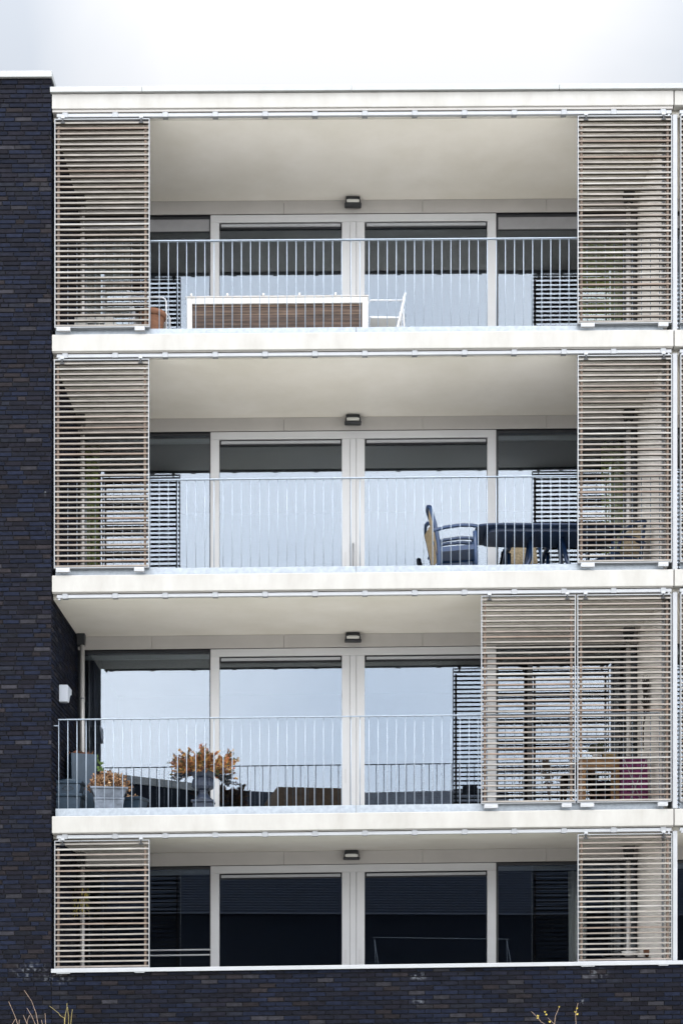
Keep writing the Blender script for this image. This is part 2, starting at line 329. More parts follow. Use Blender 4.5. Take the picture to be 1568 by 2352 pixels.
# back wall: header panels, sliding door unit, side windows
for i in range(4):
    s, t = S[i], T[i]
    hx = [XL, -2.35, ax(652, 2), ax(970, 2), 3.1, 4.364]
    m_ = MB(True)
    for a, b in zip(hx, hx[1:]): m_.box(a + .002, b - .002, 1.99, 2.06, s - .185, s - .003)
    m_.box(4.472, 9, 1.99, 2.06, s - .185, s - .003)
    m_.build('header_panel', 'header', B)
    m_ = MB(True); m_.box(XL, 9, 2.0, 2.06, s - .19, s - .187); m_.build('shadow_gap', 'gasket', B)
    # door unit
    u = MB(True); gt = s - .297; gb = t + .10
    u.box(-1.544, 2.403, 2.0, 2.09, gt, s - .192)
    for a, b in ((-1.544, -1.424), (.27, .377), (.471, .584), (2.282, 2.403)): u.box(a, b, 2.0, 2.09, gb, gt - .001)
    u.box(.380, .468, 2.010, 2.085, gb, gt + .09)
    u.box(-1.544, 2.403, 2.0, 2.09, t + .004, gb - .001)
    d = u.build('sliding_door', 'frame', B, .003)
    d['label'] = 'pale grey framed double sliding door of the ' + FL[i]
    for a, b in ((-1.424, .27), (.584, 2.282)):
        q = MB(True); q.box(a, b, 2.050, 2.054, gb, gt); q.build('pane', 'glass', d)
        q = MB(True); q.box(a + .001, b - .001, 2.028, 2.046, gt - .078, gt - .002); q.build('blind_recess', 'gasket', d)
        q = MB(True); q.box(a + .026, b - .02, 1.998, 2.026, gt - .060, gt - .022); q.build('blind_cassette', 'aluwhite', d, .003)
    for xx in (.318, .520):
        q = MB(True); zc = t + (.68 if i else 1.18)
        for (dx0, dx1, z0, z1) in ((-.012, -.009, 0, .17), (.009, .012, 0, .17), (-.012, .012, .17, .174), (-.012, .012, -.004, 0)): q.box(xx + dx0, xx + dx1, 1.996, 2.0, zc + z0, zc + z1)
        q.build('finger_pull', 'header', d)
    if i == 2:
        q = MB(True); q.tube([(.424, 2.0, t + .60), (.424, 1.955, t + .62), (.424, 1.95, t + .80), (.424, 1.955, t + .96), (.424, 2.0, t + .98)], .011, 8); q.build('handle', 'alu', d)
    # side windows
    for side, (a, b) in enumerate(((XL + .005, -1.547), (2.406, 4.363), (4.474, 8))):
        wf = MB(True); wt = s - .195
        wf.box(a, b, 2.03, 2.10, wt - .035, wt); wf.box(a, b, 2.03, 2.10, t, t + .06); wf.box(a, a + .03, 2.03, 2.10, t + .061, wt - .036); wf.box(b - .012, b, 2.03, 2.10, t + .061, wt - .036)
        wo = wf.build('fixed_window', 'dark', B)
        q = MB(True); q.box(a + .03, b - .012, 2.058, 2.062, t + .06, wt - .035); q.build('pane', 'glass', wo)
        if i == 3:
            q = MB(True); q.box(a + .03, b - .013, 2.035, 2.056, wt - .20, wt - .036); q.build('blind', 'blind', wo)
        else:
            q = MB(True); q.box(a + .03, b - .013, 2.12, 2.16, wt - .10, wt - .04); q.build('blind_rail', 'alu', wo)
    # rooms behind
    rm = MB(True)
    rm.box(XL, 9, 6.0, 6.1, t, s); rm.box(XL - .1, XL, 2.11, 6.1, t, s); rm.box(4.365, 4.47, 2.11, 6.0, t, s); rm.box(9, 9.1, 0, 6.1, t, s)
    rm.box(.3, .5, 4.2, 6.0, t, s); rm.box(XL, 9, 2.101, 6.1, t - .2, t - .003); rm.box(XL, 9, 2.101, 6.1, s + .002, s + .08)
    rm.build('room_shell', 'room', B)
    # rain pipes in the back corners
    for side, (xx, yy) in enumerate(((-3.283, 1.84), (4.205, 1.84))):
        q = MB(True); q.tube([(xx, yy, t), (xx, yy, s - .05)], .031, 14); po = q.build('downpipe', 'pipe', B)
        for zz in (t + .6, s - .9):
            q = MB(True); q.tube([(xx, yy, zz), (xx, yy, zz + .025)], .037, 14); q.box(xx - .012, xx + .012, yy, 1.99, zz, zz + .025); q.build('pipe_clamp', 'alu', po)
        q = MB(True)
        q.frustum(xx + (-.02 if side == 0 else .01), yy + .02, s - .16, s - .003, .05, .05, .075 if side else .055, .06); q.build('hopper', 'dark', po)
    # shutter rail
    for (a, b) in ((XL + .06, 4.372), (4.475, 9)):
        rl = MB(True); rl.box(a, b, .03, .075, s - .010, s + .034)
        zt_ = s + .034
        ro = rl.build('shutter_rail', 'aluwhite', B, .006)
        x = ax(150.8, .05) if a < 0 else a + .1
        while x < b - .05:
            cl = MB(True); cl.box(x - .034, x + .034, .022, .09, s - .018, s + .046); cl.build('rail_clip', 'alu', ro, .004); x += .6225
        for ex in ((a, b) if a < 0 else (a,)):
            sg = 1 if ex == a else -1
            cl = MB(True); cl.box(min(ex + sg * .02, ex + sg * .045), max(ex + sg * .02, ex + sg * .045), .035, .07, s - .032, s - .011); cl.build('end_stop', 'aluwhite', ro)
    if i == 0:
        q = MB(True)
        for zz in (2.165, 2.075 + .155 + .025): pass
        q.tube([(XL + .2, 1.985, at(420, 2182, 2)[1]), (-1.55, 1.985, at(420, 2182, 2)[1])], .012, 8); q.tube([(XL + .2, 1.985, at(420, 2194, 2)[1]), (-1.55, 1.985, at(420, 2194, 2)[1])], .012, 8)
        q.build('guard_bar', 'aluwhite', B)

# ------------------------------------------------------------------ railings
def baluster_mesh():
    q = MB(); q.tube([(0, 0, .045), (0, 0, 1.226)], .0053, 8); return q
first_bal = None
def railing(i, x0, n, label, full=True):
    global first_bal
    t = T[i]; r = thing('railing', label, 'railing', (x0, .16, t), 0, 'galvanised balcony railings')
    ln = .1145 * (n - 1)
    q = MB(True); q.box(-.006, ln + .006, -.02, .02, 1.226, 1.238); q.build('top_rail', 'bar', r, .002)
    q = MB(True)
    js = ax(818, .1) - x0
    spans = ((-.03, js - .003), (js + .003, ln + .03)) if full else ((-.0, ln),)
    for a, b in spans:
        q.box(a, b, -.060, -.055, .004, .107); q.box(a, b, -.054, .02, .100, .107)
    q.build('base_plate', 'galv', r, .0015)
    for k in range(n):
        if first_bal is None: first_bal = baluster_mesh().build('baluster', 'bar', r); b = first_bal
        else: b = first_bal.copy(); COL.objects.link(b); b.parent = r
        b.location = (.1145 * k, 0, K * .1145 * k)
    q = MB(True)
    if full: q.box(-.058, -.001, -.012, .0, 1.150, 1.162)
    else: q.box(-.07, -.001, -.012, .0, 1.150, 1.162)
    if full: q.box(ln + .001, ln + .032, -.012, 0, 1.15, 1.162)
    q.build('wall_bracket', 'bar', r)
    return r
for i in (1, 2, 3):
    railing(i, -3.307, 67, f'thin-barred galvanised railing along the {FL[i]} balcony, left of the white post')
    railing(i, 4.495, 14, f'cropped railing of the neighbouring balcony at the right edge, {FL[i]}', False)

# ------------------------------------------------------------------ sliding shutters
def slat_tone(r):
    q = r.random()
    if q < .55: c = (.225, .208, .19)
    elif q < .80: c = (.205, .178, .157)
    elif q < .93: c = (.18, .14, .115)
    else: c = (.28, .27, .255)
    j = r.uniform(.88, 1.12); return (c[0]*j, c[1]*j, c[2]*j, 1)
def make_shutter(W, H, seed, label, small=False):
    r = random.Random(seed); rt = thing('sliding_shutter', label, 'shutter', group='slatted sliding shutters')
    q = MB(True); e = .010
    q.box(0, e, 0, .05, 0, H); q.box(W - e, W, 0, .05, 0, H); q.box(e, W - e, 0, .05, H - e, H); q.box(e, W - e, 0, .05, 0, e)
    q.build('frame', 'alu', rt)
    q = MB(True); n = int((H - .05) / .0665) + 1
    for k in range(n):
        z = .016 + k * .0665
        if z + .022 > H - e: break
        tn = slat_tone(r); dk_shade = (.045 * tn[0] / .23, .033 * tn[1] / .2, .026 * tn[2] / .2, 1); b = r.uniform(-.0022, .0022); hh = .0195 + r.uniform(-.001, .001); tw = r.uniform(-.002, .002)  # browner undersides and backs, with their shade put into the tone
        x0, x1 = e + .001, W - e - .001
        ns = 4; pts = []
        for m in range(ns + 1):
            x = x0 + (x1 - x0) * m / ns; bow = b * math.sin(math.pi * m / ns) + tw * (m / ns - .5)
            pts.append([q.v((x, .002, z + bow)), q.v((x, .046, z + bow)), q.v((x, .046, z + hh + bow)), q.v((x, .002, z + hh + bow))])
        for a_, b_ in zip(pts, pts[1:]):
            for j in range(4):
                q.tone = tn if j in (2, 3) else dk_shade; q.f([a_[j], a_[(j+1) % 4], b_[(j+1) % 4], b_[j]])
            q.tone = tn
        q.f(pts[0]); q.f(pts[-1][::-1])
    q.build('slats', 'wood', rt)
    for x in (.038, W - .062):
        q = MB(True); q.box(x - .004, x + .024, .010, .040, .012, H - .085); q.build('batten', 'batten', rt)
    for x in (.103, W - .105):
        q = MB()
        zz = H + .004
        pr = [(-.023, 0), (.023, 0), (.024, .014), (.018, .027), (.009, .034), (-.009, .034), (-.018, .027), (-.024, .014)]
        a = [q.v((x + px_, -.008, zz + pz_ + K * x)) for px_, pz_ in pr]; b2 = [q.v((x + px_, .03, zz + pz_ + K * x)) for px_, pz_ in pr]
        q.f(a); q.f(b2[::-1])
        for k in range(8): q.f([a[k], b2[k], b2[(k+1) % 8], a[(k+1) % 8]])
        ho = q.build('roller', 'aluwhite', rt)
        q = MB(True); q.box(x - .009, x + .009, -.006, .03, H - .045, H + .006); q.box(x - .027, x + .027, -.006, .04, H - .060, H - .040); q.build('hanger_bracket', 'dark', ho)
    for x, hw in ((.118, .085), (W - .118, .062)):
        q = MB(True); q.box(x - hw, x + hw, -.05, -.005, -.062, -.012); go = q.build('floor_guide', 'aluwhite', rt, .004)
        q = MB(True)
        for k in (-1, 0, 1): q.tube([(x - (.03 if hw > .07 else 0) + k * .025, -.054, -.037), (x - (.03 if hw > .07 else 0) + k * .025, -.049, -.037)], .006, 8)
        q.build('screw', 'header', go)
    return rt
H1, H0 = 2.604, 1.600
spec = []
for i in (3, 2):
    spec += [(i, -3.335 if i == 3 else -3.342, H1, f'slatted wooden sliding shutter at the left end of the {FL[i]} balcony'),
             (i, 3.193, H1, f'slatted wooden sliding shutter at the right end of the {FL[i]} balcony')]
spec += [(1, 1.984, H1, 'left one of the two slatted shutters side by side on the first floor'),
         (1, 3.187, H1, 'right one of the two slatted shutters side by side on the first floor'),
         (0, -3.337, H0, 'short slatted shutter at the left end of the ground floor opening'),
         (0, 3.193, H0, 'short slatted shutter at the right end of the ground floor opening')]
spec += [(i, 4.482, H1, f'cropped slatted shutter of the neighbouring {FL[i]} balcony at the right picture edge') for i in (3, 2, 1)]
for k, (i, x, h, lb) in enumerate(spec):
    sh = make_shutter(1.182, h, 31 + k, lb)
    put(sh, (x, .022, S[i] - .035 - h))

# ------------------------------------------------------------------ bulkhead lamps on the header
def make_lamp():
    r = thing('bulkhead_lamp', '', 'lamp', group='dark bulkhead lamps above the sliding doors')
    q = MB(); q.frustum(0, -.055, -.02, .075, .105, .055, .095, .055); q.build('housing', 'dark', r, .012, 3)
    q = MB(); q.box(-.115, .115, -.135, -.025, -.055, -.022); q.build('visor', 'dark', r, .012, 3)
    q = MB()
    q.tube([(-.10, -.115, -.01), (-.095, -.128, .02), (-.05, -.138, .03), (.05, -.138, .03), (.095, -.128, .02), (.10, -.115, -.01)], .008, 6); q.build('guard', 'dark', r)
    q = MB(); q.box(-.088, .088, -.132, -.10, -.021, .026); q.build('lens', 'lampwhite', r, .012, 3)
    return r
lamp = make_lamp()
for i in range(4):
    l = lamp if i == 0 else copy_tree(lamp)
    put(l, (ax(810, 1.98) - (.02 if i == 0 else 0), 1.986, S[i] - .082), 0, f'dark caged bulkhead lamp under the ceiling of the {FL[i]} balcony')

# ------------------------------------------------------------------ curtains behind the panes
def curtain(x0, x1, i, m, label, y=2.21, amp=.035, top=.25, step=.085):
    q = MB(); n = int((x1 - x0) / .012); pr = None; t, s = T[i], S[i]; rr_ = random.Random(int(x0 * 100) + i)
    ph = 0
    for k in range(n + 1):
        x = x0 + (x1 - x0) * k / n; ph += .012 / step * 2 * math.pi * rr_.uniform(.7, 1.3)
        yy = y + amp * math.sin(ph)
        cur = [q.v((x, yy, t + .03)), q.v((x + .01 * math.sin(ph), yy, (t + s) / 2)), q.v((x, yy, s - top))]
        if pr: q.f([pr[0], cur[0], cur[1], pr[1]], True); q.f([pr[1], cur[1], cur[2], pr[2]], True)
        pr = cur
    o = q.build('curtain', m); sm = o.modifiers.new('thickness', 'SOLIDIFY'); sm.thickness = .004
    o['label'] = label; o['category'] = 'curtain'; o['group'] = 'curtains behind the windows'
curtain(ax(198, 2.3), ax(300, 2.3), 3, 'curtgrey', 'pale pleated curtain behind the left window of the top floor')
curtain(ax(1335, 2.3), ax(1425, 2.3), 3, 'curtgreen', 'beige green pleated curtain behind the right window of the top floor')
curtain(ax(195, 2.3), ax(232, 2.3), 2, 'curtgreen', 'narrow green curtain behind the left window of the second floor')
curtain(ax(1378, 2.3), ax(1428, 2.3), 2, 'curtgreen', 'narrow green curtain behind the right window of the second floor')
curtain(ax(198, 2.25), ax(236, 2.25), 1, 'curtdark', 'dark drawn-back curtain behind the left window of the first floor', y=2.25)
curtain(ax(1398, 2.3), ax(1430, 2.3), 1, 'curtdark', 'dark drawn-back curtain behind the right window of the first floor')
curtain(ax(1303, 2.35), ax(1345, 2.35), 0, 'curtgrey', 'thin checked net curtain behind the right window of the ground floor', y=2.28)

# ------------------------------------------------------------------ top floor balcony things
t = T[3]
# framed bamboo planter bench
x0, x1 = ax(428, .45), ax(845, .45); W_ = x1 - x0
pb = thing('planter_bench', 'long white framed box with brown bamboo slat front behind the top floor railing', 'planter bench', (x0, .45, t))
hh = .655
q = MB(True)
for a, b, c_, d_ in ((0, .075, .0, hh), (W_ - .075, W_, .0, hh)): q.box(a, b, 0, .05, c_, d_)
q.box(.076, W_ - .076, 0, .05, hh - .075, hh)
q.box(0, W_, .42, .47, 0, hh); q.box(.001, .05, .051, .419, 0, hh - .001); q.box(W_ - .05, W_ - .001, .051, .419, 0, hh - .001)
q.build('frame', 'whitewood', pb, .004)
q = MB(True); r_ = random.Random(9)
z = .02
while z < hh - .08:
    c_ = r_.choice(((.075, .048, .036), (.05, .034, .028), (.12, .08, .055), (.035, .025, .022))); q.tone = (*c_, 1)
    h2 = r_.uniform(.010, .018); xx = .085
    q.box(.077, W_ - .077, .022 + r_.uniform(0, .006), .036, z, z + h2); z += h2 + .003
q.build('bamboo_screen', 'bamboo', pb)
q = MB(True); q.box(-.01, W_ + .01, -.005, .48, hh + .003, hh + .022); q.build('lid', 'header', pb)
for k in range(5):
    xx = ax(436, .45) - x0 + .02 + k * .46
    q = MB(True); q.tube([(xx, -.002, hh + .020), (xx, -.002, hh + .05)], .013, 8); q.build('knob', 'ceramic', pb)
# folding chairs of white tube
def fold_chair(label):
    r = thing('folding_chair', label, 'chair', group='white folding chairs on the top floor')
    for sy in (-.23, .23):
        q = MB(); q.tube([(-.26, sy, 0), (-.26, sy, .58), (-.245, sy, .62), (-.21, sy, .64), (.20, sy, .64)], .011, 8); q.build('arm_loop', 'whitetube', r)
        q = MB(); q.bar((.06, sy, 0), (.23, sy, .735), .03, .028); q.build('back_post', 'whitetube', r)
        q = MB(); q.tube([(.24, sy * .93, 0), (.19, sy * .93, .63)], .011, 8); q.build('leg', 'whitetube', r)
    q = MB()
    for k in range(3): a = .44 + k * .10; q.box(.06 + .17 * a / .735 - .012, .06 + .17 * a / .735 + .006, -.215, .215, a, a + .06)
    q.build('backrest', 'whitetube', r)
    q = MB(); q.box(-.22, .16, -.21, .21, .42, .44); q.build('seat', 'whitetube', r, .004)
    return r
fc = fold_chair('white tubular folding chair right of the bamboo box on the top floor')
put(fc, (ax(888, .75), .75, t)); 
fc2 = copy_tree(fc); put(fc2, (ax(340, .62), .62, t), R(180), 'white tubular folding chair partly behind the top floor left shutter')
# terracotta pot
pt = thing('terracotta_pot', 'round terracotta flower pot beside the left shutter on the top floor', 'pot', (ax(354, .5), .34, t))
q = MB(); q.lathe([(.105, 0), (.12, .1), (.15, .33), (.152, .34)], n=28); q.build('body', 'terracotta', pt)
q = MB(); q.lathe([(.152, .341), (.172, .342), (.176, .40), (.168, .41), (.15, .41), (.145, .37)], n=28); q.build('rim', 'terracotta', pt)
# air conditioner
ac = thing('air_conditioner', 'cream outdoor air conditioner with slotted grille behind the top floor left shutter', 'air conditioner', (ax(171, 1.2), 1.2, t))
wa = ax(262, 1.2) - ax(171, 1.2)
q = MB(); q.box(0, wa, 0, .3, .05, .80); q.build('casing', 'acwhite', ac, .012, 3)
q = MB()
for k in range(13):
    for (a, b) in ((.18, .33), (.34, .40)): q.box(a * wa / .53 , b * wa / .53, -.004, .001, .10 + k * .052, .122 + k * .052)
q.build('grille', 'dark', ac)
q = MB(); q.tube([(.47 * wa / .53, -.012, .5), (.47 * wa / .53, .0, .5)], .02, 12); q.build('knob', 'header', ac)
q = MB(); q.box(.03, .08, .02, .28, 0, .05); q.box(wa - .08, wa - .03, .02, .28, 0, .05); q.build('foot', 'dark', ac)

# ------------------------------------------------------------------ second floor balcony: resin chairs and table
t = T[2]
def arm_chair(label, cush=True):
    """faces +x; back at -x"""
    r = thing('resin_armchair', label, 'chair', group='blue resin armchairs on the second floor')
    for sy in (-.26, .26):
        sg = 1 if sy > 0 else -1
        q = MB(); q.tube([(-.24, sy, .0), (-.215, sy, .25), (-.225, sy, .45), (-.27, sy * .96, .70), (-.335, sy * .85, .93)], [.022, .024, .026, .026, .02], 8); q.build('back_post', 'chairblue', r)
        q = MB(); q.tube([(.27, sy, 0), (.245, sy, .3), (.235, sy, .60)], [.020, .024, .028], 8); q.build('front_leg', 'chairblue', r)
        q = MB(); pts = [(-.29, .615), (-.15, .655), (.05, .680), (.20, .675), (.265, .66)]
        for (a, b) in zip(pts, pts[1:]): q.bar((a[0], sy, a[1]), (b[0] + .004, sy, b[1]), .055, .035)
        q.build('armrest', 'chairblue', r, .006)
        q = MB(); q.bar((-.22, sy, .37), (.24, sy, .40), .03, .06); q.build('side_rail', 'chairblue', r)
    q = MB(); q.hexa([(-.22, -.25, .365), (.26, -.25, .385), (.26, .25, .385), (-.22, .25, .365), (-.22, -.25, .40), (.26, -.25, .43), (.26, .25, .43), (-.22, .25, .40)]); q.build('seat', 'chairblue', r, .012)
    q = MB(); q.tube([(-.335, -.22, .93), (-.36, -.12, .965), (-.365, 0, .975), (-.36, .12, .965), (-.335, .22, .93)], .026, 8); q.build('top_rail', 'chairblue', r)
    q = MB(); q.hexa([(-.245, -.205, .46), (-.233, -.205, .46), (-.233, .205, .46), (-.245, .205, .46), (-.352, -.185, .90), (-.342, -.185, .90), (-.342, .185, .90), (-.352, .185, .90)]); q.build('backrest', 'rattan', r)
    return r
ca = arm_chair('blue resin armchair nearest the railing, left of the garden table')
put(ca, (ax(1047, .55), .58, t), R(-4))
cb = copy_tree(ca); put(cb, (ax(1040, 1.25), 1.28, t), R(6), 'blue resin armchair behind the one nearest the railing, against the window')
cc = copy_tree(ca); put(cc, (ax(1400, 1.35), 1.05, t), R(208), 'blue resin armchair with beige back seen through the second floor right shutter')
cd = copy_tree(ca); put(cd, (ax(1205, 1.6), 1.52, t), R(-90), 'blue resin armchair on the far side of the table, beige back under it')
tb = thing('garden_table', 'dark blue garden table with rounded corners on the second floor balcony', 'table', (ax(1252, .95), .93, t))
tw = (ax(1418, .95) - ax(1087, .95)) / 2
def oval(a, b, n=64, p=8.0): return [(a * math.copysign(abs(math.cos(u)) ** (2 / p), math.cos(u)), b * math.copysign(abs(math.sin(u)) ** (2 / p), math.sin(u))) for u in [2 * math.pi * k / n for k in range(n)]]
q = MB(); q.prism(oval(tw, .44), .725, .755); q.build('tabletop', 'tableblue', tb, .010, 3)
q = MB(); q.prism(oval(tw - .14, .34), .675, .724); q.build('apron', 'tableblue', tb)
for sx in (-1, 1):
    for sy in (-1, 1):
        q = MB(); q.tube([(sx * .20, sy * .10, .66), (sx * .24, sy * .20, .35), (sx * .40, sy * .33, 0)], [.034, .028, .02], 10); q.build('leg', 'tableblue', tb)
q = MB(); q.box(-.30, .30, -.03, .03, .30, .35); q.build('stretcher', 'tableblue', tb)

# ------------------------------------------------------------------ first floor balcony: pots and plants
t = T[1]
def square_pot(r, m, z0, h, a0, a1, rim=.03, rh=.035, extra=True):
    q = MB(); q.frustum(0, 0, z0, z0 + h - rh, a0, a0, a1, a1); q.build('body', m, r, .006)
    q = MB(); q.frustum(0, 0, z0 + h - rh + .001, z0 + h, a1 + rim * .6, a1 + rim * .6, a1 + rim, a1 + rim); ro = q.build('rim', m, r, .008, 2)
    if extra:
        q = MB(); q.frustum(0, 0, z0 + h * .62, z0 + h * .66, a0 + (a1 - a0) * .66 + .004, a0 + (a1 - a0) * .66 + .004, a0 + (a1 - a0) * .70 + .004, a0 + (a1 - a0) * .70 + .004); q.build('band', m, r)
pA = thing('square_planter', 'lower slate blue square pot of the stack in the first floor left corner', 'pot', (ax(160, .5), .52, t), 0, 'stacked square pots')
square_pot(pA, 'potblue', 0, .33, .13, .165)
pB = thing('square_planter', 'upper slate blue square pot of the stack with an oval emblem', 'pot', (ax(161, .5), .52, t + .331), 0, 'stacked square pots')
square_pot(pB, 'potblue', 0, .165, .14, .155)
q = MB()
for sg in (-1, 1): q.tube([(-.075 + .15 * k / 10, -.158, .07 + sg * .028 * math.sin(math.pi * k / 10)) for k in range(11)], .003, 5)
q.build('emblem', 'dark', pB)
q = MB(); q.lathe([(.14, .166), (.143, .19), (.135, .19), (.12, .17)], n=28); q.build('saucer', 'potblue', pB)
pC = thing('tall_planter', 'tall tapered slate blue planter with wilted ivy in the first floor corner', 'planter', (ax(186, 1.05), 1.05, t), R(24))
q = MB(); q.frustum(0, 0, 0, .93, .145, .145, .175, .175); q.build('body', 'potblue', pC, .008)
q = MB(); r_ = random.Random(5)
for k in range(60):
    a = r_.uniform(0, 6.28); p = Vector((r_.uniform(-.14, .14), r_.uniform(-.14, .14), .93)); q.tone = (*r_.choice(((.16, .06, .03), (.10, .05, .03))), 1)
    q.leaf(p, (math.cos(a), math.sin(a), r_.uniform(.3, 1.6)), r_.uniform(.03, .09), .025, (0, 1, .3))
q.build('dead_foliage', 'dryflower', pC)
q = MB()
for k in range(16):
    u = k / 15; p = Vector((.14 + .12 * u, -.08 - .06 * u, .95 - .26 * u * u - .03)); a = r_.uniform(0, 6.28)
    q.leaf(p, (math.cos(a), -.2, math.sin(a) - .3), r_.uniform(.05, .08), .04, (0, 1, .2))
q.tube([(.05, -.03, .93), (.14, -.08, .945), (.22, -.12, .85), (.26, -.14, .69)], .004, 5)
q.build('ivy', 'leaf', pC)
# hydrangea tub
def dry_ball(q, cx, cy, z0, rx, rz, n, r_, pal, sz=.03):
    for k in range(n):
        th = r_.uniform(0, 2 * math.pi); cz = r_.random(); rad = r_.random() ** .35
        d = Vector((math.cos(th) * math.sqrt(1 - cz * cz), math.sin(th) * math.sqrt(1 - cz * cz), cz)) * rad
        bump = 1 + .16 * math.sin(5 * th + 3 * cz) + r_.uniform(-.08, .08)
        p = Vector((cx + d.x * rx * bump, cy + d.y * rx * bump * .8, z0 + d.z * rz * bump))
        c_ = r_.choice(pal); j = r_.uniform(.6, 1.3); q.tone = (c_[0] * j, c_[1] * j, c_[2] * j, 1)
        dd = Vector((r_.uniform(-1, 1), r_.uniform(-1, 1), r_.uniform(-1, 1)))
        q.leaf(p, dd, sz * r_.uniform(.7, 1.3), sz * .8, (r_.uniform(-1, 1), r_.uniform(-1, 1), r_.uniform(-1, 1)))
hp = thing('flower_tub', 'weathered grey flared square tub full of dry brown hydrangea heads', 'planter', (ax(250, .45), .47, t), R(9))
q = MB(); q.frustum(0, 0, 0, .24, .150, .150, .185, .185); q.build('body', 'potgrey', hp, .006)
q = MB(); q.frustum(0, 0, .241, .27, .19, .19, .195, .195); q.frustum(0, 0, .271, .375, .175, .175, .215, .215); q.frustum(0, 0, .376, .40, .235, .235, .24, .24); q.build('rim', 'potgrey', hp, .006)
q = MB(); dry_ball(q, 0, 0, .375, .26, .235, 2600, random.Random(2), ((.24, .12, .055), (.34, .20, .10), (.15, .07, .035), (.42, .28, .16), (.08, .04, .025)), .034); q.build('dry_flowers', 'dryflower', hp)
sp = thing('small_pot', 'small dark square pot behind the hydrangea tub', 'pot', (ax(303, .8), .92, t), R(-14))
square_pot(sp, 'potblue', 0, .34, .10, .15, extra=False)
q = MB(); dry_ball(q, 0, 0, .33, .11, .05, 120, random.Random(3), ((.30, .16, .08), (.42, .28, .16)), .03); q.build('dead_foliage', 'dryflower', sp)
# urn with conifer
ur = thing('garden_urn', 'dark blue fluted cast urn on a square plinth holding an orange brown conifer', 'urn', (ax(467, .55), .55, t))
q = MB(); q.box(-.125, .125, -.125, .125, 0, .215); q.box(-.145, .145, -.145, .145, .216, .245); pl = q.build('plinth', 'urn', ur, .006)
q = MB(); q.box(-.085, .085, -.132, -.126, .15, .156); q.box(-.085, .085, -.132, -.126, .03, .036); q.box(-.085, -.079, -.132, -.126, .037, .149); q.box(.079, .085, -.132, -.126, .037, .149); q.build('plinth_moulding', 'urn', pl)
q = MB(); q.lathe([(.115, .246), (.115, .27), (.09, .29), (.062, .33), (.058, .36), (.075, .375)], n=28); q.build('foot', 'urn', ur)
q = MB(); q.lathe([(.07, .376), (.115, .395), (.135, .43), (.135, .48), (.125, .51), (.12, .53)], n=32, flute=.09, smooth=False)
q.lathe([(.122, .531), (.14, .56), (.19, .60), (.195, .615), (.18, .618)], n=32); q.build('bowl', 'urn', ur)
q = MB(); r_ = random.Random(12); tw_ = MB()
pal = ((.27, .11, .03), (.36, .17, .04), (.42, .25, .07), (.18, .07, .025), (.28, .09, .035), (.07, .07, .02), (.10, .04, .02))
def spray(p0, d0, ln, depth, dark):
    p = Vector(p0); d = Vector(d0).normalized(); n = max(3, int(ln / .03)); pts = [p.copy()]
    for k in range(n):
        d = (d + Vector((r_.uniform(-.12, .12), r_.uniform(-.12, .12), r_.uniform(-.06, .10)))).normalized(); p = p + d * ln / n; pts.append(p.copy())
        c_ = (.02, .035, .05) if dark else r_.choice(pal); j = r_.uniform(.7, 1.25)
        for m in range(14):
            q.tone = (c_[0] * j, c_[1] * j, c_[2] * j, 1)
            e = (d * .9 + Vector((r_.uniform(-1, 1), r_.uniform(-1, 1), r_.uniform(-1, 1)))).normalized()
            q.leaf(p - d * r_.uniform(0, .03), e, r_.uniform(.020, .036), .012, (r_.uniform(-1, 1), r_.uniform(-1, 1), .3))
        if depth and k > 0 and r_.random() < .75:
            sd_ = (d + Vector((r_.uniform(-1, 1), r_.uniform(-1, 1), r_.uniform(-.3, .5)))).normalized(); spray(p, sd_, ln * .42, depth - 1, dark)
    tw_.tube(pts, [.0045 * (1 - .7 * k / len(pts)) for k in range(len(pts))], 5)
for k in range(44):
    a = 2 * math.pi * k / 44 + r_.uniform(-.1, .1); el = r_.uniform(-.1, .75)
    spray((.06 * math.cos(a), .06 * math.sin(a), .60), (math.cos(a), .7 * math.sin(a), el), r_.uniform(.23, .33), 1, False)
for k in range(9): spray((0, 0, .60), (r_.uniform(-.5, .5), r_.uniform(-.3, .3), 1), r_.uniform(.17, .27), 1, False)
for a in (0, .25, -.2, 3.1, 3.4, 2.9, .5, 3.6): spray((.12 * math.cos(a), .12 * math.sin(a), .61), (math.cos(a), .4 * math.sin(a), r_.uniform(-.62, -.3)), r_.uniform(.20, .28), 1, True)
fo = q.build('foliage', 'needles', ur); tw_.build('branch', 'twig', ur)
# wall light on the brick reveal
wl = thing('wall_light', 'pale box-shaped wall light on the dark brick beside the first floor balcony', 'lamp', (XL + .003, .52, at(143, 1611, .52)[1]))
q = MB(); q.box(0, .11, 0, .03, 0, .215); q.build('front_plate', 'lampbox', wl, .003)
q = MB()
pts = [(.031, .0), (.10, .0), (.16, .05), (.22, .12), (.33, .15), (.33, .215), (.031, .215)]
a = [q.v((0, y, z)) for y, z in pts]; b = [q.v((.106, y, z)) for y, z in pts]; q.f(a); q.f(b[::-1])
for k in range(len(pts)): q.f([a[k], b[k], b[(k+1) % len(pts)], a[(k+1) % len(pts)]])
q.build('body', 'lampbox', wl)
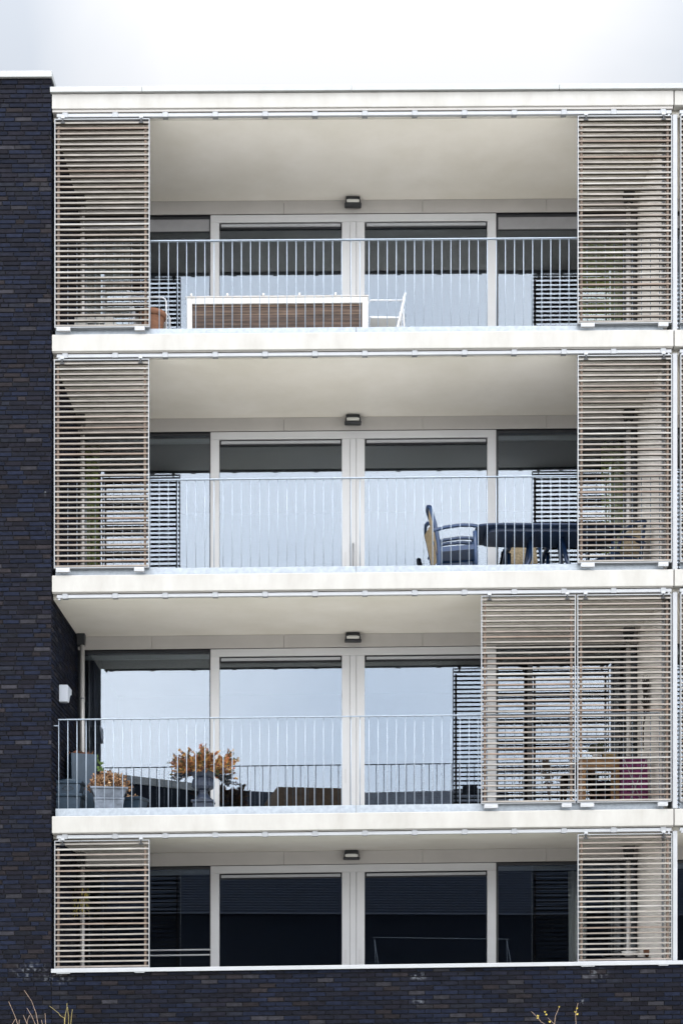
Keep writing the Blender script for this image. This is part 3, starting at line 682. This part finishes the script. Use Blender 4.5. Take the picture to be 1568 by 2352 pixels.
# things behind the right-hand shutters
st = thing('side_table', 'brown wooden side table behind the right first floor shutter', 'table', (ax(1373, 1.3), 1.3, t))
hw = (ax(1418, 1.3) - ax(1328, 1.3)) / 2; zt = at(1370, 1746, 1.3)[1] - t
q = MB(); q.box(-hw, hw, -.2, .2, zt - .03, zt); q.build('tabletop', 'oak', st, .004)
q = MB(); q.box(-hw + .02, hw - .02, -.19, .19, zt - .12, zt - .031); q.build('apron', 'oak', st)
for sx in (-1, 1):
    for sy in (-1, 1):
        q = MB(); q.box(sx * (hw - .04) - .02, sx * (hw - .04) + .02, sy * .17 - .02, sy * .17 + .02, 0, zt - .121); q.build('leg', 'oak', st)
q = MB(); q.box(-hw + .03, hw - .03, -.16, .16, .2, .22); q.build('shelf', 'oak', st)
wp = thing('potted_plant', 'small white pot with a bushy plant on the brown side table', 'potted plant', (ax(1368, 1.3), 1.28, t + zt + .001))
q = MB(); q.lathe([(.045, 0), (.062, .085), (.064, .09), (.055, .09)], n=20); q.build('pot', 'ceramic', wp)
q = MB(); dry_ball(q, 0, 0, .09, .12, .14, 300, random.Random(8), ((.03, .045, .02), (.05, .07, .03), (.10, .09, .04)), .04); q.build('foliage', 'needles', wp)
cx = thing('crate', 'small brown crate on the side table beside the white pot', 'crate', (ax(1397, 1.3), 1.3, t + zt + .001))
q = MB(); q.box(-.085, .085, -.07, .07, 0, .012)
for z_ in (.016, .05): q.box(-.085, .085, -.07, -.06, z_, z_ + .028); q.box(-.085, .085, .06, .07, z_, z_ + .028); q.box(-.085, -.075, -.059, .059, z_, z_ + .028); q.box(.075, .085, -.059, .059, z_, z_ + .028)
q.build('slats', 'box', cx)
pc = thing('folding_stool', 'folding stand draped in purple cloth with crossed thin metal legs', 'folding stand', (ax(1452, 1.0), 1.0, t))
q = MB(); hs = at(1450, 1738, 1.0)[1] - t
for sy in (-.16, .16):
    q.tube([(-.16, sy, 0), (.17, sy, hs)], .006, 6); q.tube([(.16, sy, 0), (-.17, sy, hs)], .006, 6)
q.build('crossed_legs', 'aluwhite', pc)
q = MB(); n = 26; pr = None; r_ = random.Random(3)
for k in range(n + 1):
    x = -.19 + .38 * k / n; w_ = .012 * math.sin(k * 1.9)
    cur = [q.v((x * .98, -.10 + w_, .05 + .03 * math.sin(k * .7))), q.v((x * .9, -.12 + w_, hs * .5)), q.v((x * .85, -.14, hs - .02)), q.v((x * .85, .14, hs - .02)), q.v((x * .9, .12 + w_, .1))]
    if pr:
        for m in range(4): q.f([pr[m], cur[m], cur[m+1], pr[m+1]], True)
    pr = cur
o = q.build('cloth', 'purple', pc); sm = o.modifiers.new('thickness', 'SOLIDIFY'); sm.thickness = .005
bb = thing('storage_box', 'blue plastic storage box on the floor under the brown side table', 'box', (ax(1350, 1.2), 1.3, t))
q = MB(); q.frustum(0, 0, 0, .15, .10, .12, .115, .14); q.build('body', 'bluebox', bb, .006)
q = MB(); q.box(-.125, .125, -.145, .145, .151, .17); q.build('lid', 'bluebox', bb, .004)
br = thing('dried_braid', 'dark braided string of dried pods hanging on the white party wall', 'wall hanging', (4.31, 1.25, at(1480, 1640, 1.25)[1]))
q = MB(); r_ = random.Random(6)
for k in range(46):
    z_ = .008 * k * 1.25; a = k * .9
    q.tone = (1, 1, 1, 1)
    p = Vector((.02 * math.cos(a), .10 * math.sin(a), z_)); q.leaf(p, (.2 * math.cos(a), math.cos(a * 1.3), r_.uniform(.3, 1)), .10, .045, (1, .2 * r_.random(), 0))
for ph in (0, 2.1, 4.2): q.tube([(.0 + .018 * math.cos(k * .8 + ph), .06 * math.sin(k * .8 + ph), k * .018) for k in range(26)], .010, 6)
q.build('pods', 'braid', br)
q = MB(); q.tube([(0, 0, 0), (-.02, .03, -.15), (-.03, .0, -.32), (-.04, -.05, -.48)], [.010, .012, .010, .008], 6); q.tube([(0, 0, .46), (0.03, 0, .52)], .003, 5); q.build('cord', 'braid', br)
# bare potted tree behind the left of the pair of shutters
bt = thing('potted_tree', 'bare spindly potted tree behind the paired shutters on the first floor', 'potted tree', (ax(1262, 1.15), 1.15, t))
q = MB(); q.lathe([(.11, 0), (.15, .24), (.16, .26), (.14, .26)], n=20); q.build('pot', 'potblue', bt)
q = MB(); r_ = random.Random(21); lf = MB()
def branch(p, d, ln, rad, dep):
    pts = [Vector(p)]; d = Vector(d).normalized()
    for k in range(5):
        d = (d + Vector((r_.uniform(-.2, .2), r_.uniform(-.2, .2), r_.uniform(-.08, .16)))).normalized(); pts.append(pts[-1] + d * ln / 5)
        if dep and k > 1:
            a = r_.uniform(0, 6.28); branch(pts[-1], d + Vector((math.cos(a), math.sin(a), .2)) * .9, ln * .55, rad * .55, dep - 1)
        if dep < 2 and r_.random() < .5:
            lf.tone = (.05, .035, .025, 1); lf.leaf(pts[-1], (r_.uniform(-1, 1), r_.uniform(-1, 1), -.3), .06, .03, (r_.uniform(-1, 1), 1, 0))
    q.tube(pts, [rad * (1 - .12 * k) for k in range(6)], 5)
branch((0, 0, .25), (.1, 0, 1), .34, .014, 3); branch((.02, 0, .25), (-.4, 0, 1), .28, .010, 2)
q.build('trunk', 'braid', bt); lf.build('foliage', 'dryflower', bt)
# dark inner door post seen through the same shutter, with table lamp inside the room
ds = thing('floor_lamp', 'dark floor lamp standing inside the right first floor window', 'lamp', (ax(1357, 2.5), 2.5, t))
q = MB(); q.lathe([(.10, 1.18), (.065, 1.33), (.06, 1.33)], n=20); q.build('shade', 'bluebox', ds)
q = MB(); q.lathe([(.12, 0), (.12, .02), (.012, .03), (.010, 1.2), (.005, 1.2)], n=14); q.build('stand', 'dark', ds)
mp_ = thing('door_post', 'dark upright inner door post behind the paired shutters on the first floor', 'pole', (ax(1216, 1.9), 1.88, t))
q = MB(); q.box(-.032, .032, -.03, .03, .02, 2.36); q.build('post', 'dark', mp_, .004)
q = MB(); q.frustum(0, 0, 0, .02, .12, .08, .12, .08); q.build('base', 'dark', mp_)

# ------------------------------------------------------------------ ground floor things
t = T[0]
sh_ = thing('console', 'low dark console behind the ground floor right shutter', 'console', (ax(1470, 1.3), 1.35, t))
zc = at(1470, 2199, 1.3)[1] - t
q = MB(); q.box(-.42, .28, -.18, .18, zc - .04, zc); q.build('tabletop', 'dark', sh_, .004)
for sx in (-.38, .24):
    q = MB(); q.box(sx - .02, sx + .02, -.16, .16, 0, zc - .041); q.build('leg', 'dark', sh_)
wb = thing('white_bowl', 'shallow white bowl on the console behind the ground floor right shutter', 'bowl', (ax(1448, 1.3), 1.35, t + zc + .001))
q = MB(); q.lathe([(.05, 0), (.09, .03), (.125, .085), (.12, .085), (.08, .03)], n=24); q.build('bowl', 'ceramic', wb)
tp = thing('clay_bowl', 'brown clay bowl on the console right of the white bowl', 'bowl', (ax(1495, 1.3), 1.35, t + zc + .001))
q = MB(); q.lathe([(.06, 0), (.095, .06), (.10, .10), (.09, .10)], n=24); q.build('bowl', 'terracotta', tp)
hb = thing('hanging_plant', 'yellowing hanging plant by the rain pipe behind the ground floor left shutter', 'hanging plant', (ax(186, 1.55), 1.55, S[0] - .62))
q = MB(); q.lathe([(.05, 0), (.08, .06), (.085, .12), (.075, .12)], n=18); q.build('basket', 'braid', hb)
q = MB()
for a in (0, 2.1, 4.2): q.tube([(.08 * math.cos(a), .08 * math.sin(a), .12), (0, 0, .618)], .0025, 4)
q.build('hanger_wire', 'dark', hb)
q = MB(); r_ = random.Random(4)
for k in range(90):
    a = r_.uniform(0, 6.28); u = r_.random(); c_ = r_.choice(((.40, .30, .05), (.26, .22, .05), (.12, .14, .04))); q.tone = (*c_, 1)
    q.leaf((.09 * math.cos(a), .09 * math.sin(a), .13 - .34 * u), (math.cos(a) * .5, math.sin(a) * .5, -1), r_.uniform(.06, .12), .02, (math.cos(a), math.sin(a), 0))
q.build('foliage', 'needles', hb)

# ------------------------------------------------------------------ twigs in front of the brick foot
def shrub(label, stems, base, cat, m, buds=(), y=-.9):
    bx, bz = at(base[0], base[1], y)[0], 0
    r = thing(cat.replace(' ', '_'), label, cat, (bx, y, .05))
    for st_ in stems:
        pts = [at(px, py, y) for px, py in st_]
        X0, Z0 = pts[0]; pl_ = [((X0 - bx) * .25, 0, 0), ((X0 - bx) * .7, 0, (Z0 - .05) * .6)] + [(X - bx, 0, Z - .05) for X, Z in pts]
        n = len(pl_); q = MB(True); q.tube(pl_, [.0062 - .0040 * k / (n - 1) for k in range(n)], 6); q.build('stem', st_ and m, r)
    if buds:
        q = MB(True); r_ = random.Random(1)
        for px, py in buds:
            X, Z = at(px, py, y)
            for k in range(4): q.leaf((X - bx, 0, Z - .05), (r_.uniform(-1, 1), r_.uniform(-1, 1), 1), .028, .014, (r_.uniform(-1, 1), 1, 0))
        q.build('bud', 'bud', r)
    return r
def D(px, py, s=400 / 1568, x=0, y=3900): return ((x + px * s) * .5742, (y + py * s) * .5742)
shrub('bare brown stems of a shrub rising at the bottom left corner', [[D(280, 768), D(245, 660), D(190, 530), D(140, 415)], [D(300, 768), D(310, 700)], [D(200, 768), D(245, 690)], [D(430, 768), D(400, 700), D(370, 630)], [D(430, 730), D(450, 670), D(475, 625)], [D(555, 768), D(500, 640), D(425, 515)], [D(600, 768), D(570, 600), D(500, 410), D(385, 240)], [D(668, 768), D(655, 705)], [D(720, 768), D(712, 600)]], (75, 2400), 'bare shrub', 'twig')
shrub('yellow tipped twigs just right of the bare stems at bottom left', [[D(1020, 768), D(1025, 640), D(1055, 510), D(1055, 440)], [D(1080, 768), D(1080, 650), D(1062, 500)], [D(1015, 675), D(950, 640), D(925, 600), D(780, 485)], [D(1115, 768), D(1125, 640), D(1140, 535)]], (152, 2400), 'twig cluster', 'twigy')
def E(px, py): return D(px, py, 350 / 1568, 2050, 3960)
shrub('reddish budding twigs at the bottom edge below the right shutter', [[E(570, 609), E(500, 570), E(450, 500), E(330, 385)], [E(740, 609), E(620, 495)], [E(745, 609), E(760, 470), E(815, 340), E(830, 290)], [E(1130, 609), E(1120, 440), E(1140, 340), E(1165, 230)]], (1240, 2400), 'budding shrub', 'twig', buds=[E(455, 480), E(570, 410), E(835, 320), E(1120, 410), E(1150, 450), E(660, 590), E(450, 520), E(590, 455), E(1140, 350)])

sf = bpy.data.objects.new('swing', None); COL.objects.link(sf); sf.location = (3.0, -21.5, 0); sf['label'] = 'white tubular swing stand on the far side of the street'; sf['category'] = 'swing'
q = MB(); q.tube([(-1.5, 0, 3.55), (2.6, 0, 3.50)], .007, 8); q.build('crossbar', 'galv', sf)
for xx in (-1.45, 2.5):
    for yy in (-.9, .9):
        q = MB(); q.tube([(xx, 0, 3.5), (xx + (.5 if yy > 0 else .2), yy, 0)], .008, 8); q.build('leg', 'galv', sf)
# ------------------------------------------------------------------ houses across the street (seen mirrored in the panes)
def house(name, label, x, y, rz, wx, wy, hz, roof_h, mw, mr_, wins, strip=False):
    h = bpy.data.objects.new(name, None); COL.objects.link(h); h.location = (x, y, 0); h.rotation_euler = (0, 0, rz); h['label'] = label; h['category'] = 'house'; h['group'] = 'houses across the street'
    q = MB(); q.box(-wx/2, wx/2, -wy/2, wy/2, -.2, hz); q.build('wall', mw, h)
    if roof_h > .5:
        q = MB(); o_ = .35
        a = [q.v(p) for p in ((-wx/2-o_, -wy/2-o_, hz), (wx/2+o_, -wy/2-o_, hz), (wx/2+o_, wy/2+o_, hz), (-wx/2-o_, wy/2+o_, hz), (-wx/2-o_, 0, hz+roof_h), (wx/2+o_, 0, hz+roof_h))]
        for f_ in ((0, 1, 5, 4), (2, 3, 4, 5), (0, 4, 3), (1, 2, 5), (3, 2, 1, 0)): q.f([a[k] for k in f_])
        ro = q.build('roof', mr_, h)
        q = MB()
        for k in range(1, 22):
            for sg in (-1, 1):
                u = k / 22; q.box(-wx/2-o_, wx/2+o_, sg * (wy/2+o_) * (1-u) - .02, sg * (wy/2+o_) * (1-u) + .02, hz + roof_h * u - .01, hz + roof_h * u + .03)
        q.build('tile_courses', mr_, ro)
        q = MB(); q.box(wx*.25, wx*.25+.7, -.35, .35, hz + roof_h*.6, hz + roof_h + .15); q.build('chimney', 'darkbrick', ro)
    else:
        q = MB(); q.box(-wx/2-.08, wx/2+.08, -wy/2-.08, wy/2+.08, hz + .002, hz + (1.0 if mr_ == 'tanbrick' else .32)); q.build('roof', mr_, h)
    for (u, z_, ww, wh) in wins:
        q = MB(); q.box(u - ww/2, u + ww/2, wy/2 + .002, wy/2 + .06, z_, z_ + wh); wo = q.build('window', 'slate', h)
        q = MB(); q.box(u - ww/2 + .08, u + ww/2 - .08, wy/2 + .062, wy/2 + .07, z_ + .08, z_ + wh - .08); q.build('pane', 'gasket', wo)
house('terraced_house', 'dark flat-roofed house with a pale roof edge, across the street', -14.2, -41.2, R(-40), 17, 10, 10.85, .2, 'darkbrick', 'lampwhite', [(-6, 5, 1.4, 1.5), (-2, 5, 1.4, 1.5), (2, 5, 1.4, 1.5), (6, 5, 1.4, 1.5), (-4, 2, 1.6, 1.6), (3, 2, 1.6, 1.6)])
house('terraced_house', 'dark slate-roofed house beside the flat-roofed one across the street', -3.3, -46.5, R(-20), 5, 7, 7.7, 3.8, 'darkbrick', 'slate', [(-2, 4.2, 1.2, 1.3), (1.5, 4.2, 1.2, 1.3), (-1.5, 1.2, 1.8, 1.4), (2, 1.2, 1.2, 1.9)])
house('brick_house', 'flat-roofed house with a tan brick parapet across the street', -.6, -44, R(-8), 3.4, 6, 9.85, .2, 'darkbrick', 'tanbrick', [(-.8, 7, 1.0, 1.3), (.8, 7, 1.0, 1.3), (0, 3, 1.6, 1.4)])
house('gabled_house', 'dark house with pale gable roof across the street', 5.2, -52, R(10), 7.6, 8, 9.2, 3.1, 'darkbrick', 'palewall', [(-2.5, 5.2, 1.2, 1.3), (1.5, 5.2, 1.2, 1.3), (-2.5, 2, 1.2, 1.3), (1.5, 1.6, 1.8, 1.9)])
house('long_house', 'long dark brick house with slate roof at the right end across the street', 16.6, -48, R(4), 20, 9, 7.4, 3.4, 'darkbrick', 'slate', [(-6, 4.4, 1.2, 1.4), (-3, 4.4, 1.2, 1.4), (0, 4.4, 1.2, 1.4), (3, 4.4, 1.2, 1.4), (-5, 1.4, 1.8, 1.5)])
house('long_house', 'long dark brick house at the left end across the street', -30, -46, R(-4), 18, 9, 7.4, 3.6, 'darkbrick', 'slate', [(3, 4.4, 1.2, 1.4), (6, 4.4, 1.2, 1.4)])
house('terraced_row', 'long low row with dark blue slate roof just across the street', 2.5, -33.6, R(-3), 24, 5, 4.8, 2.3, 'darkbrick', 'slate', [(-9, 1.2, 1.4, 1.5), (-5, 1.2, 1.4, 1.5), (-1, 1.0, 1.1, 2.1), (3, 1.2, 1.4, 1.5), (7, 1.2, 1.4, 1.5)])
